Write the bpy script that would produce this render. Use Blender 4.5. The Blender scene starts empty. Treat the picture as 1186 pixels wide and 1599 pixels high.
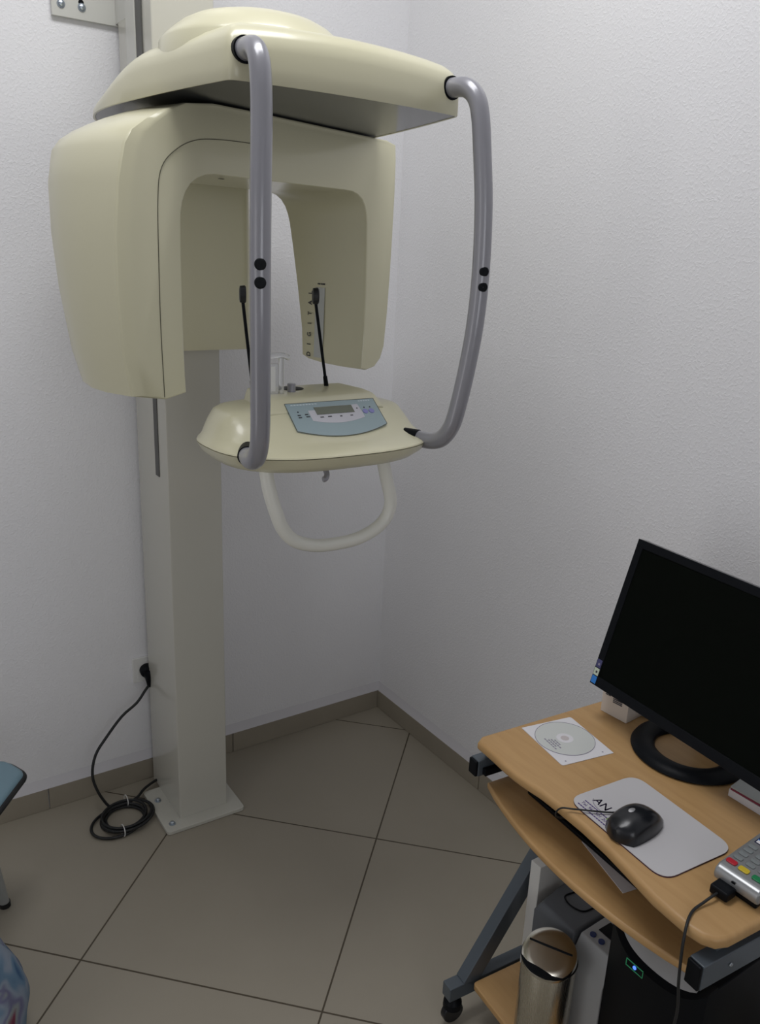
import bpy, bmesh, math, random
from mathutils import Vector, Matrix
random.seed(7)
scene = bpy.context.scene
C = scene.collection

# ------------------------------------------------------------------ camera, world, lights, exposure
cam_d = bpy.data.cameras.new('camera')
cam = bpy.data.objects.new('camera', cam_d); C.objects.link(cam)
cam_d.sensor_fit = 'VERTICAL'; cam_d.sensor_height = 24.0
cam_d.lens = 1284.7 / 1599 * 24.0
cam_d.clip_start = 0.02
R_ = Vector((0.8312, -0.5544, 0.0410)); U_ = Vector((0.1323, 0.2689, 0.9540)); F_ = Vector((0.5399, 0.7876, -0.2969))
m = Matrix(((R_.x, U_.x, -F_.x, -1.5976), (R_.y, U_.y, -F_.y, -2.2892), (R_.z, U_.z, -F_.z, 1.6435), (0, 0, 0, 1)))
cam.matrix_world = m
scene.camera = cam

w = bpy.data.worlds.new('room_air'); scene.world = w; w.use_nodes = True
w.node_tree.nodes['Background'].inputs[0].default_value = (0.6, 0.65, 0.75, 1)
w.node_tree.nodes['Background'].inputs[1].default_value = 0.05

def area(name, loc, rot, sx, sy, power, col=(1, 1, 1)):
    d = bpy.data.lights.new(name, 'AREA'); d.shape = 'RECTANGLE'; d.size = sx; d.size_y = sy
    d.energy = power; d.color = col
    o = bpy.data.objects.new(name, d); C.objects.link(o); o.location = loc; o.rotation_euler = rot
    return o
LAMP = (-1.04, -1.05); ZC = 3.30
area('lamp_light', (LAMP[0], LAMP[1], ZC - .13), (0, 0, 0), 1.20, 0.60, 21.5, (0.985, 0.985, 1.0))
# added soft fill behind the camera, lifts the walls and front faces
area('front_fill_light', (-1.55, -3.95, 1.55), (math.radians(90), 0, 0), 1.15, 1.15, 8.0, (0.95, 0.97, 1.0))
# second added fill, unseen at the left wall, brightens the left-facing sides
area('left_fill_light', (-2.96, -1.5, 1.05), (0, math.radians(-90), 0), 1.9, 0.75, 4.3, (1.0, 0.98, 0.96))

vs = scene.view_settings
vs.view_transform = 'Standard'; vs.look = 'None'; vs.gamma = 1.0; vs.use_curve_mapping = False
vs.exposure = 0.0
scene.cycles.max_bounces = 8

# ------------------------------------------------------------------ materials
def mat(name, col, rough=0.5, metal=0.0, spec=0.5, coat=0.0, bump=None, var=None, emit=None, trans=0.0, ior=1.45):
    """bump=(scale, strength, distance); var=(scale, amount) gives subtle noise in the colour"""
    mt = bpy.data.materials.new(name); mt.use_nodes = True
    nt = mt.node_tree; b = nt.nodes['Principled BSDF']
    b.inputs['Base Color'].default_value = (*col, 1); b.inputs['Roughness'].default_value = rough
    b.inputs['Metallic'].default_value = metal; b.inputs['Specular IOR Level'].default_value = spec
    b.inputs['Coat Weight'].default_value = coat; b.inputs['Coat Roughness'].default_value = 0.08
    b.inputs['Transmission Weight'].default_value = trans; b.inputs['IOR'].default_value = ior
    tc = nt.nodes.new('ShaderNodeTexCoord')
    if var:
        n = nt.nodes.new('ShaderNodeTexNoise'); n.inputs['Scale'].default_value = var[0]; n.inputs['Detail'].default_value = 4
        nt.links.new(tc.outputs['Object'], n.inputs['Vector'])
        mx = nt.nodes.new('ShaderNodeMix'); mx.data_type = 'RGBA'
        a = var[1]
        mx.inputs[6].default_value = (*[c * (1 - a) for c in col], 1)
        mx.inputs[7].default_value = (*[min(1, c * (1 + a)) for c in col], 1)
        nt.links.new(n.outputs['Fac'], mx.inputs[0]); nt.links.new(mx.outputs[2], b.inputs['Base Color'])
    if bump:
        n = nt.nodes.new('ShaderNodeTexNoise'); n.inputs['Scale'].default_value = bump[0]; n.inputs['Detail'].default_value = 3
        nt.links.new(tc.outputs['Object'], n.inputs['Vector'])
        bp = nt.nodes.new('ShaderNodeBump'); bp.inputs['Strength'].default_value = bump[1]; bp.inputs['Distance'].default_value = bump[2]
        nt.links.new(n.outputs['Fac'], bp.inputs['Height']); nt.links.new(bp.outputs['Normal'], b.inputs['Normal'])
    if emit:
        b.inputs['Emission Color'].default_value = (*emit[0], 1); b.inputs['Emission Strength'].default_value = emit[1]
    return mt

def wall_material():
    mt = bpy.data.materials.new('stippled_white_paint'); mt.use_nodes = True
    nt = mt.node_tree; b = nt.nodes['Principled BSDF']; L = nt.links.new
    b.inputs['Roughness'].default_value = 0.6; b.inputs['Specular IOR Level'].default_value = 0.35
    tc = nt.nodes.new('ShaderNodeTexCoord')
    n1 = nt.nodes.new('ShaderNodeTexNoise'); n1.inputs['Scale'].default_value = 150; n1.inputs['Detail'].default_value = 2.5; n1.inputs['Distortion'].default_value = 0.5
    n2 = nt.nodes.new('ShaderNodeTexNoise'); n2.inputs['Scale'].default_value = 1.8; n2.inputs['Detail'].default_value = 3
    L(tc.outputs['Object'], n1.inputs['Vector']); L(tc.outputs['Object'], n2.inputs['Vector'])
    cr = nt.nodes.new('ShaderNodeValToRGB'); cr.color_ramp.elements[0].position = 0.47; cr.color_ramp.elements[1].position = 0.66
    L(n1.outputs['Fac'], cr.inputs['Fac'])
    bp = nt.nodes.new('ShaderNodeBump'); bp.inputs['Strength'].default_value = 0.32; bp.inputs['Distance'].default_value = 0.0015
    L(cr.outputs['Color'], bp.inputs['Height']); L(bp.outputs['Normal'], b.inputs['Normal'])
    mx = nt.nodes.new('ShaderNodeMix'); mx.data_type = 'RGBA'
    mx.inputs[6].default_value = (0.79, 0.79, 0.815, 1); mx.inputs[7].default_value = (0.85, 0.85, 0.870, 1)
    L(n2.outputs['Fac'], mx.inputs[0]); L(mx.outputs[2], b.inputs['Base Color'])
    return mt

TILE = 0.60
def floor_material():
    mt = bpy.data.materials.new('beige_diagonal_floor_tile'); mt.use_nodes = True
    nt = mt.node_tree; b = nt.nodes['Principled BSDF']; L = nt.links.new
    b.inputs['Roughness'].default_value = 0.42; b.inputs['Specular IOR Level'].default_value = 0.4
    tc = nt.nodes.new('ShaderNodeTexCoord')
    mp = nt.nodes.new('ShaderNodeMapping'); mp.vector_type = 'TEXTURE'
    mp.inputs['Location'].default_value = (-0.4214, -0.6277, 0); mp.inputs['Rotation'].default_value = (0, 0, math.radians(44.7))
    mp.inputs['Scale'].default_value = (TILE, TILE, 1)
    L(tc.outputs['Object'], mp.inputs['Vector'])
    sp = nt.nodes.new('ShaderNodeSeparateXYZ'); L(mp.outputs['Vector'], sp.inputs[0])
    def M(op, a, bb=None):
        n = nt.nodes.new('ShaderNodeMath'); n.operation = op
        for i, v in enumerate((a, bb)):
            if v is None: continue
            if isinstance(v, (int, float)): n.inputs[i].default_value = v
            else: L(v, n.inputs[i])
        return n.outputs[0]
    g = []
    for ax in ('X', 'Y'):
        f = M('FRACT', M('ADD', sp.outputs[ax], 0.5)); g.append(M('ABSOLUTE', M('SUBTRACT', f, 0.5)))
    dist = M('MINIMUM', g[0], g[1])
    line = M('LESS_THAN', dist, 0.0037)
    # per-tile tone
    cx = nt.nodes.new('ShaderNodeCombineXYZ'); L(M('FLOOR', sp.outputs['X']), cx.inputs[0]); L(M('FLOOR', sp.outputs['Y']), cx.inputs[1])
    wn = nt.nodes.new('ShaderNodeTexWhiteNoise'); L(cx.outputs[0], wn.inputs['Vector'])
    ns = nt.nodes.new('ShaderNodeTexNoise'); ns.inputs['Scale'].default_value = 6; ns.inputs['Detail'].default_value = 6; L(tc.outputs['Object'], ns.inputs['Vector'])
    fac = M('ADD', M('MULTIPLY', wn.outputs['Value'], 0.3), M('MULTIPLY', ns.outputs['Fac'], 0.7))
    mx = nt.nodes.new('ShaderNodeMix'); mx.data_type = 'RGBA'
    mx.inputs[6].default_value = (0.30, 0.270, 0.215, 1); mx.inputs[7].default_value = (0.335, 0.303, 0.245, 1)
    L(fac, mx.inputs[0])
    m2 = nt.nodes.new('ShaderNodeMix'); m2.data_type = 'RGBA'; m2.inputs[7].default_value = (0.07, 0.055, 0.035, 1)
    L(line, m2.inputs[0]); L(mx.outputs[2], m2.inputs[6]); L(m2.outputs[2], b.inputs['Base Color'])
    bp = nt.nodes.new('ShaderNodeBump'); bp.inputs['Strength'].default_value = 0.4; bp.inputs['Distance'].default_value = 0.002; bp.invert = True
    L(line, bp.inputs['Height']); L(bp.outputs['Normal'], b.inputs['Normal'])
    return mt

def wood_material(name, rot=0.0, dark=1.0):
    mt = bpy.data.materials.new(name); mt.use_nodes = True
    nt = mt.node_tree; b = nt.nodes['Principled BSDF']; L = nt.links.new
    b.inputs['Roughness'].default_value = 0.42; b.inputs['Specular IOR Level'].default_value = 0.4
    tc = nt.nodes.new('ShaderNodeTexCoord'); mp = nt.nodes.new('ShaderNodeMapping')
    mp.inputs['Rotation'].default_value = (0, 0, rot); mp.inputs['Scale'].default_value = (14, 1.2, 14)
    L(tc.outputs['Object'], mp.inputs['Vector'])
    n = nt.nodes.new('ShaderNodeTexNoise'); n.inputs['Scale'].default_value = 5; n.inputs['Detail'].default_value = 7; n.inputs['Distortion'].default_value = 0.3
    L(mp.outputs['Vector'], n.inputs['Vector'])
    cr = nt.nodes.new('ShaderNodeValToRGB'); e = cr.color_ramp.elements
    e[0].position = 0.3; e[0].color = (0.44 * dark, 0.262 * dark, 0.108 * dark, 1)
    e[1].position = 0.75; e[1].color = (0.51 * dark, 0.315 * dark, 0.138 * dark, 1)
    L(n.outputs['Fac'], cr.inputs['Fac']); L(cr.outputs['Color'], b.inputs['Base Color'])
    return mt

def cloth_material():
    mt = bpy.data.materials.new('printed_cloth'); mt.use_nodes = True
    nt = mt.node_tree; b = nt.nodes['Principled BSDF']; L = nt.links.new
    b.inputs['Roughness'].default_value = 0.9
    tc = nt.nodes.new('ShaderNodeTexCoord'); v = nt.nodes.new('ShaderNodeTexNoise'); v.inputs['Scale'].default_value = 7
    v.inputs['Detail'].default_value = 2; v.inputs['Distortion'].default_value = 1.2
    L(tc.outputs['Object'], v.inputs['Vector'])
    cr = nt.nodes.new('ShaderNodeValToRGB'); cr.color_ramp.interpolation = 'EASE'
    cols = [(0.0, (0.02, 0.04, 0.12)), (0.34, (0.025, 0.07, 0.16)), (0.42, (0.10, 0.17, 0.25)), (0.50, (0.20, 0.24, 0.30)),
            (0.56, (0.13, 0.13, 0.22)), (0.61, (0.22, 0.25, 0.26)), (0.68, (0.16, 0.02, 0.05)), (0.75, (0.01, 0.01, 0.015))]
    el = cr.color_ramp.elements
    el[0].position = cols[0][0]; el[0].color = (*cols[0][1], 1); el[1].position = cols[-1][0]; el[1].color = (*cols[-1][1], 1)
    for p, c in cols[1:-1]:
        q = el.new(p); q.color = (*c, 1)
    L(v.outputs['Fac'], cr.inputs['Fac']); L(cr.outputs['Color'], b.inputs['Base Color'])
    return mt

def brushed_steel():
    mt = mat('brushed_steel', (0.55, 0.52, 0.45), 0.24, 1.0)
    nt = mt.node_tree; b = nt.nodes['Principled BSDF']; L = nt.links.new
    tc = nt.nodes.new('ShaderNodeTexCoord'); mp = nt.nodes.new('ShaderNodeMapping'); mp.inputs['Scale'].default_value = (300, 300, 3)
    n = nt.nodes.new('ShaderNodeTexNoise'); n.inputs['Scale'].default_value = 2
    L(tc.outputs['Object'], mp.inputs['Vector']); L(mp.outputs['Vector'], n.inputs['Vector'])
    mr = nt.nodes.new('ShaderNodeMapRange'); mr.inputs['To Min'].default_value = 0.18; mr.inputs['To Max'].default_value = 0.36
    L(n.outputs['Fac'], mr.inputs['Value']); L(mr.outputs['Result'], b.inputs['Roughness'])
    return mt

MLAMP = mat('lamp_housing', (0.8, 0.8, 0.8), 0.5)
MW = wall_material(); MF = floor_material()
MBASE = mat('skirting_tile', (0.30, 0.268, 0.212), 0.45, var=(9, 0.08))
MPLAST = mat('skirting_plaster', (0.66, 0.65, 0.68), 0.8, bump=(60, 0.4, 0.002))
MCREAM = mat('cream_plastic', (0.66, 0.635, 0.455), 0.28, coat=0.25, var=(2, 0.02))
MCREAM2 = mat('ivory_plastic', (0.76, 0.76, 0.70), 0.3, coat=0.2)
MCOL = mat('off_white_powder_coat', (0.55, 0.54, 0.48), 0.25, coat=0.3, bump=(400, 0.08, 0.0005))
MRAIL = mat('pale_rail_paint', (0.60, 0.60, 0.56), 0.35)
MGROOVE = mat('rail_groove', (0.10, 0.10, 0.095), 0.5)
MTUBE = mat('grey_tube_paint', (0.285, 0.285, 0.315), 0.28, metal=0.15, coat=0.35)
MUNDER = mat('glossy_dark_grey_panel', (0.035, 0.037, 0.042), 0.2, spec=0.3, coat=0.05)
MSEAM = mat('seam_shadow_line', (0.12, 0.115, 0.08), 0.8)
MBLACK = mat('black_plastic', (0.005, 0.006, 0.008), 0.45, spec=0.13)
MBLACKG = mat('black_gloss_plastic', (0.008, 0.009, 0.012), 0.28, coat=0.1)
MRUB = mat('black_rubber', (0.010, 0.011, 0.012), 0.5)
MSCREEN = mat('switched_off_screen', (0.002, 0.003, 0.002), 0.5, spec=0.06)
MSCREW = mat('zinc_bolt', (0.42, 0.47, 0.52), 0.3, metal=0.9)
MWHITE = mat('white_plastic', (0.74, 0.74, 0.72), 0.4)
MPAPER = mat('white_paper', (0.72, 0.71, 0.74), 0.7)
MPAD = mat('white_mouse_pad_cloth', (0.54, 0.53, 0.545), 0.75, bump=(900, 0.1, 0.0003))
MPADB = mat('mouse_pad_edge', (0.06, 0.02, 0.05), 0.8)
MWOOD = wood_material('beech_laminate'); MWOODE = wood_material('beech_edge', dark=1.05)
MFRAME = mat('slate_grey_metal', (0.075, 0.092, 0.11), 0.4, coat=0.15)
MSTEEL = brushed_steel()
MPURPLE = mat('purple_print', (0.06, 0.02, 0.17), 0.6)
MPRINTG = mat('grey_print', (0.28, 0.26, 0.33), 0.7)
MPRINTB = mat('black_print', (0.05, 0.05, 0.06), 0.7)
MPRINTW = mat('white_print', (0.60, 0.68, 0.72), 0.6)
MGREENP = mat('green_print', (0.35, 0.50, 0.20), 0.7)
MDISP = mat('blue_grey_label', (0.30, 0.39, 0.42), 0.35)
MDISPW = mat('pale_label', (0.55, 0.55, 0.60), 0.4)
MLCD = mat('lcd_glass', (0.115, 0.13, 0.09), 0.12)
MBTN = mat('violet_button', (0.24, 0.24, 0.52), 0.4)
MBTNN = mat('navy_button', (0.015, 0.03, 0.13), 0.4)
MDGREY = mat('dark_grey_plastic', (0.115, 0.125, 0.14), 0.45)
MLGREY = mat('light_grey_plastic', (0.42, 0.43, 0.44), 0.45)
MCDISC = mat('disc_silver', (0.62, 0.64, 0.62), 0.3, metal=0.1)
MCHUB = mat('disc_hub', (0.55, 0.50, 0.50), 0.3)
MTERM = mat('terminal_silver', (0.33, 0.34, 0.35), 0.28, metal=0.5)
MKEY = mat('key_grey', (0.20, 0.22, 0.225), 0.45)
MRED = mat('red_key', (0.45, 0.015, 0.03), 0.4); MYEL = mat('yellow_key', (0.60, 0.45, 0.03), 0.4); MGRN = mat('green_key', (0.01, 0.20, 0.07), 0.4)
MTSCR = mat('terminal_screen', (0.015, 0.02, 0.07), 0.15); MTBLUE = mat('terminal_blue', (0.08, 0.25, 0.55), 0.3)
MCLEAR = mat('clear_acrylic', (0.93, 0.94, 0.95), 0.12, trans=0.80, ior=1.25)
MSTKB = mat('blue_sticker', (0.03, 0.20, 0.60), 0.4); MSTKW = mat('pale_green_sticker', (0.55, 0.62, 0.50), 0.5); MSTKP = mat('violet_sticker', (0.06, 0.06, 0.16), 0.5)
MLED = mat('blue_power_light', (0.05, 0.1, 0.6), 0.4, emit=((0.08, 0.2, 1.0), 1.6))
MLEDG = mat('green_light_ring', (0.02, 0.2, 0.08), 0.4, emit=((0.05, 0.6, 0.25), 0.10))
MSEAT = mat('blue_seat_vinyl', (0.17, 0.27, 0.33), 0.4)
MLEG = mat('grey_leg_paint', (0.40, 0.42, 0.42), 0.3, metal=0.3)
MCLOTH = cloth_material(); MCLG = mat('green_cloth', (0.08, 0.22, 0.03), 0.9)
MREDB = mat('maroon_cover', (0.22, 0.03, 0.06), 0.6)
MLAMP = mat('lamp_housing', (0.8, 0.8, 0.8), 0.5)

# ------------------------------------------------------------------ helpers
ORIG = {}
def worig(o):
    return ORIG[o.name] if o else Vector((0, 0, 0))

def finish(name, bm, material, parent=None, smooth=30, bevel=None, subd=0, origin=None, slots=None):
    """bm is in world coordinates; becomes ONE mesh object"""
    bmesh.ops.recalc_face_normals(bm, faces=bm.faces[:])
    if parent is not None: og = worig(parent)
    elif origin is not None: og = Vector(origin)
    else:
        xs = [v.co.x for v in bm.verts]; ys = [v.co.y for v in bm.verts]; zs = [v.co.z for v in bm.verts]
        og = Vector(((min(xs) + max(xs)) / 2, (min(ys) + max(ys)) / 2, min(zs)))
    bmesh.ops.translate(bm, verts=bm.verts[:], vec=-og)
    me = bpy.data.meshes.new(name); bm.to_mesh(me); bm.free()
    me.materials.append(material)
    for s in (slots or []): me.materials.append(s)
    o = bpy.data.objects.new(name, me); C.objects.link(o)
    if parent is not None: o.parent = parent
    else: o.location = og
    ORIG[o.name] = og
    if smooth:
        for p in me.polygons: p.use_smooth = True
        me.set_sharp_from_angle(angle=math.radians(smooth))
    if bevel:
        b = o.modifiers.new('bevel', 'BEVEL'); b.width = bevel[0]; b.segments = bevel[1]; b.limit_method = 'ANGLE'; b.angle_limit = math.radians(35)
        b.harden_normals = False
        for p in me.polygons: p.use_smooth = True
        me.set_sharp_from_angle(angle=math.radians(180))
        o.modifiers.new('wn', 'WEIGHTED_NORMAL').keep_sharp = False
    if subd:
        s = o.modifiers.new('sub', 'SUBSURF'); s.levels = subd; s.render_levels = subd
        for p in me.polygons: p.use_smooth = True
    return o

def thing(name, label, cat, loc, group=None):
    o = bpy.data.objects.new(name, None); C.objects.link(o); o.location = loc; o.empty_display_size = 0.05
    o['label'] = label; o['category'] = cat
    if group: o['group'] = group
    ORIG[o.name] = Vector(loc)
    return o
def tag(o, label, cat, group=None):
    o['label'] = label; o['category'] = cat
    if group: o['group'] = group
    return o
def struct(o): o['kind'] = 'structure'; return o

def box(bm, x0, x1, y0, y1, z0, z1, M=None):
    r = bmesh.ops.create_cube(bm, size=1)
    for v in r['verts']:
        v.co = Vector((x0 + (v.co.x + .5) * (x1 - x0), y0 + (v.co.y + .5) * (y1 - y0), z0 + (v.co.z + .5) * (z1 - z0)))
        if M: v.co = M @ v.co
    return bm
def BM(): return bmesh.new()
def bx(*a, **k): return box(BM(), *a, **k)

def loft(bm, loops, cap0=True, cap1=True, close=True):
    rows = [[bm.verts.new(Vector(p)) for p in L] for L in loops]
    n = len(rows[0])
    for a, b in zip(rows, rows[1:]):
        for i in range(n if close else n - 1):
            j = (i + 1) % n
            try: bm.faces.new((a[i], a[j], b[j], b[i]))
            except ValueError: pass
    if cap0: bm.faces.new(rows[0][::-1])
    if cap1: bm.faces.new(rows[-1])
    return bm

def prism(bm, pts, z0, z1, M=None):
    M = M or Matrix.Identity(4)
    return loft(bm, [[M @ Vector((p[0], p[1], z)) for p in pts] for z in (z0, z1)])

def cyl(bm, a, b, r0, r1=None, n=24, caps=True):
    a = Vector(a); b = Vector(b); r1 = r0 if r1 is None else r1
    d = (b - a).normalized(); s = d.orthogonal().normalized(); t = d.cross(s)
    L = lambda c, r: [c + (s * math.cos(2 * math.pi * i / n) + t * math.sin(2 * math.pi * i / n)) * r for i in range(n)]
    return loft(bm, [L(a, r0), L(b, r1)], caps, caps)

def lathe(bm, a, d, prof, n=32):
    """prof: list of (dist along d, radius)"""
    a = Vector(a); d = Vector(d).normalized(); s = d.orthogonal().normalized(); t = d.cross(s)
    return loft(bm, [[a + d * h + (s * math.cos(2 * math.pi * i / n) + t * math.sin(2 * math.pi * i / n)) * max(r, 1e-4) for i in range(n)] for h, r in prof])

def smooth_path(pts, k=8):
    P = [Vector(p) for p in pts]; out = []
    Q = [P[0] * 2 - P[1]] + P + [P[-1] * 2 - P[-2]]
    for i in range(1, len(Q) - 2):
        p0, p1, p2, p3 = Q[i - 1:i + 3]
        for j in range(k):
            t = j / k
            out.append(0.5 * ((2 * p1) + (p2 - p0) * t + (2 * p0 - 5 * p1 + 4 * p2 - p3) * t * t + (3 * p1 - p0 - 3 * p2 + p3) * t ** 3))
    out.append(P[-1]); return out

def tube(bm, path, r, n=20, caps=True, rf=None):
    rings = []; prev = None
    for i, p in enumerate(path):
        a = path[max(i - 1, 0)]; b = path[min(i + 1, len(path) - 1)]
        d = (b - a).normalized()
        if prev is None: s = d.orthogonal().normalized()
        else: s = (prev - d * prev.dot(d)).normalized()
        prev = s; t = d.cross(s); rr = rf(i / (len(path) - 1)) if rf else r
        rings.append([p + (s * math.cos(2 * math.pi * j / n) + t * math.sin(2 * math.pi * j / n)) * rr for j in range(n)])
    return loft(bm, rings, caps, caps)

def fillet(pts, r, k=6, closed=True):
    """round the corners of a 2D polygon; r may be a list"""
    out = []; n = len(pts)
    for i in range(n):
        p = Vector(pts[i]).to_2d(); a = Vector(pts[i - 1]).to_2d(); b = Vector(pts[(i + 1) % n]).to_2d()
        rr = r[i] if isinstance(r, (list, tuple)) else r
        u = (a - p); v = (b - p); q = min(rr, u.length * .49, v.length * .49)
        if q <= 1e-6: out += [tuple(p)] * (k + 1) if False else [tuple(p)]; continue
        u.normalize(); v.normalize(); A = p + u * q; B = p + v * q
        for j in range(k + 1):
            t = j / k; out.append(tuple(A * (1 - t) ** 2 + p * 2 * t * (1 - t) + B * t * t))
    return out

def text_bm(bm, s, size, M, thick=0.0003, align='CENTER'):
    cu = bpy.data.curves.new('lettering', 'FONT'); cu.body = s; cu.size = size; cu.align_x = align; cu.align_y = 'CENTER'; cu.extrude = thick
    o = bpy.data.objects.new('lettering', cu); me = o.to_mesh()
    n0 = len(bm.verts); bm.from_mesh(me)
    bm.verts.ensure_lookup_table()
    for v in bm.verts[n0:]: v.co = M @ v.co
    o.to_mesh_clear(); bpy.data.objects.remove(o); bpy.data.curves.remove(cu)
    return bm

def frame(o, x, y, z=None):
    """matrix from origin and axis directions"""
    x = Vector(x).normalized(); y = Vector(y).normalized(); z = x.cross(y) if z is None else Vector(z)
    return Matrix(((x.x, y.x, z.x, o[0]), (x.y, y.y, z.y, o[1]), (x.z, y.z, z.z, o[2]), (0, 0, 0, 1)))

# ------------------------------------------------------------------ the room
XL, YF = -3.0, -4.0
struct(finish('floor', bx(XL - .1, .1, YF - .1, .1, -.05, 0), MF, smooth=0, origin=(0, 0, 0)))
struct(finish('wall_back', bx(XL, 0, 0, .1, 0, ZC), MW, smooth=0, origin=(0, 0, 0)))
struct(finish('wall_right', bx(0, .1, YF, .1, 0, ZC), MW, smooth=0, origin=(0, 0, 0)))
struct(finish('wall_left', bx(XL - .1, XL, YF, .1, 0, ZC), MW, smooth=0, origin=(0, 0, 0)))
struct(finish('wall_front', bx(XL, 0, YF - .1, YF, 0, ZC), MW, smooth=0, origin=(0, 0, 0)))
struct(finish('ceiling', bx(XL - .1, .1, YF - .1, .1, ZC, ZC + .05), mat('ceiling_paint', (0.75, 0.75, 0.75), 0.9), smooth=0, origin=(0, 0, 0)))
wf = BM()
for q in ((-2.20, -2.14), (-.96, -.90)): box(wf, q[0], q[1], YF + .0005, YF + .04, .92, 2.18)
for z_ in ((.92, .98), (2.12, 2.18)): box(wf, -2.14, -.96, YF + .0005, YF + .04, z_[0], z_[1])
dfm = BM()
box(dfm, XL + .0005, XL + .03, -1.96, -1.89, 0, 2.08); box(dfm, XL + .0005, XL + .03, -1.11, -1.04, 0, 2.08); box(dfm, XL + .0005, XL + .03, -1.89, -1.11, 2.01, 2.08)
struct(finish('left_fill_frame_1', dfm, MLAMP, smooth=0))  # unseen frame added around the left fill light
struct(finish('front_fill_frame_1', wf, MLAMP, smooth=0))  # made-up frame, out of view, surrounding the fill behind the camera
# skirting tiles: 0.6 m long with thin joints
bm = BM(); x = 0.0
for x1, x0 in ((-.0095, -.5998), (-.6025, -1.1990), (-1.2017, -1.799), (-1.8017, -2.399), (-2.4017, -2.99)):
    box(bm, x0, x1, -.009, -.0002, 0, .072)
struct(finish('baseboard_back', bm, MBASE, smooth=0, bevel=(.0012, 1)))
bm = BM()
for y1, y0 in ((-.0002, -.5998), (-.6025, -1.199), (-1.2017, -1.799), (-1.8017, -2.399), (-2.4017, -2.99), (-2.993, -3.9)):
    box(bm, -.009, -.0002, y0, y1, 0, .072)
struct(finish('baseboard_right', bm, MBASE, smooth=0, bevel=(.0012, 1)))
bm = BM()
def ledge(axis):
    b = BM(); pr = [(0, .072), (.0085, .072), (.0075, .077), (.0035, .087), (.0012, .100), (0, .105)]
    L0 = []; L1 = []
    for d, z in pr:
        if axis == 'x': L0.append((XL, -d, z)); L1.append((-d, -d, z))
        else: L0.append((-d, YF, z)); L1.append((-d, -d, z))
    return loft(b, [L0, L1])
struct(finish('trim_1', ledge('x'), MPLAST)); struct(finish('trim_2', ledge('y'), MPLAST))

# ceiling lamp housing (the lamp the room is lit by)
bm = bx(LAMP[0] - .63, LAMP[0] + .63, LAMP[1] - .33, LAMP[1] + .33, ZC - .10, ZC - .002)
tag(finish('ceiling_lamp', bm, MLAMP, bevel=(.004, 1)), 'long white ceiling lamp fixed above the x-ray machine', 'lamp')

# ------------------------------------------------------------------ panoramic x-ray machine
MX = thing('x_ray_machine', 'cream panoramic dental x-ray machine with grey tubes on a floor column in the room corner', 'x-ray machine', (-.81, -.20, 0))
# floor plate
pl = fillet([(-.940, -.308), (-.697, -.312), (-.697, -.085), (-.940, -.085)], .014, 5)
finish('base_plate', prism(BM(), pl, .0005, .012), MCOL, MX, bevel=(.0015, 2))
for bxp in ((-.914, -.150), (-.914, -.275)):
    b = BM(); lathe(b, (*bxp, .0118), (0, 0, 1), [(0, .010), (.0015, .010), (.0017, .0065), (.0065, .0062), (.0085, .0035), (.009, .0001)], 20)
    finish('anchor_bolt', b, MSCREW, MX)
# column: main profile, softly rounded long edges
cp = fillet([(-.886, -.266), (-.736, -.266), (-.736, -.030), (-.886, -.030)], [.004, .004, .002, .002], 4)
finish('column', prism(BM(), cp, .0122, 3.0), MCOL, MX, smooth=40)
# guide rail along the column side
finish('guide_rail', bx(-.893, -.8862, -.170, -.108, 1.95, 3.0), MRAIL, MX, bevel=(.001, 1))
finish('rail_slot', bx(-.8900, -.8862, -.208, -.1705, 1.35, 3.0), MGROOVE, MX)
finish('cable_slot', bx(-.8885, -.8862, -.206, -.178, 1.055, 1.75), MGROOVE, MX, bevel=(.001, 1))
# wall bracket
br = finish('wall_bracket', bx(-1.036, -.862, -.012, -.0015, 2.156, 2.226), MRAIL, MX, bevel=(.0012, 1))
finish('bracket_arm', bx(-.868, -.8862, -.10, -.0015, 2.160, 2.222), MRAIL, MX, bevel=(.001, 1))
for bxx in (-1.014, -.966):
    b = BM(); lathe(b, (bxx, -.012, 2.183), (0, -1, 0), [(0, .0095), (.0012, .0095), (.0014, .0065), (.0055, .0062), (.007, .003), (.0072, .0001)], 20)
    finish('bracket_bolt', b, MSCREW, br)
    b = BM(); cyl(b, (bxx - .001, -.0121, 2.1935), (bxx - .001, -.0124, 2.1935), .0065, n=16); finish('keyhole', b, MBLACK, br)
# carriage sliding on the column
cg = fillet([(-.905, -.300), (-.672, -.300), (-.655, -.282), (-.655, -.215), (-.730, -.2), (-.730, -.268), (-.892, -.268), (-.892, -.2), (-.905, -.2)], [.014, .03, .012, .004, .003, .001, .001, .003, .003], 5)
bm = BM(); loft(bm, [[(p[0], p[1], z) for p in cg] for z in (1.3985, 1.96)])
finish('carriage', bm, MCREAM, MX, smooth=40)

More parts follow.
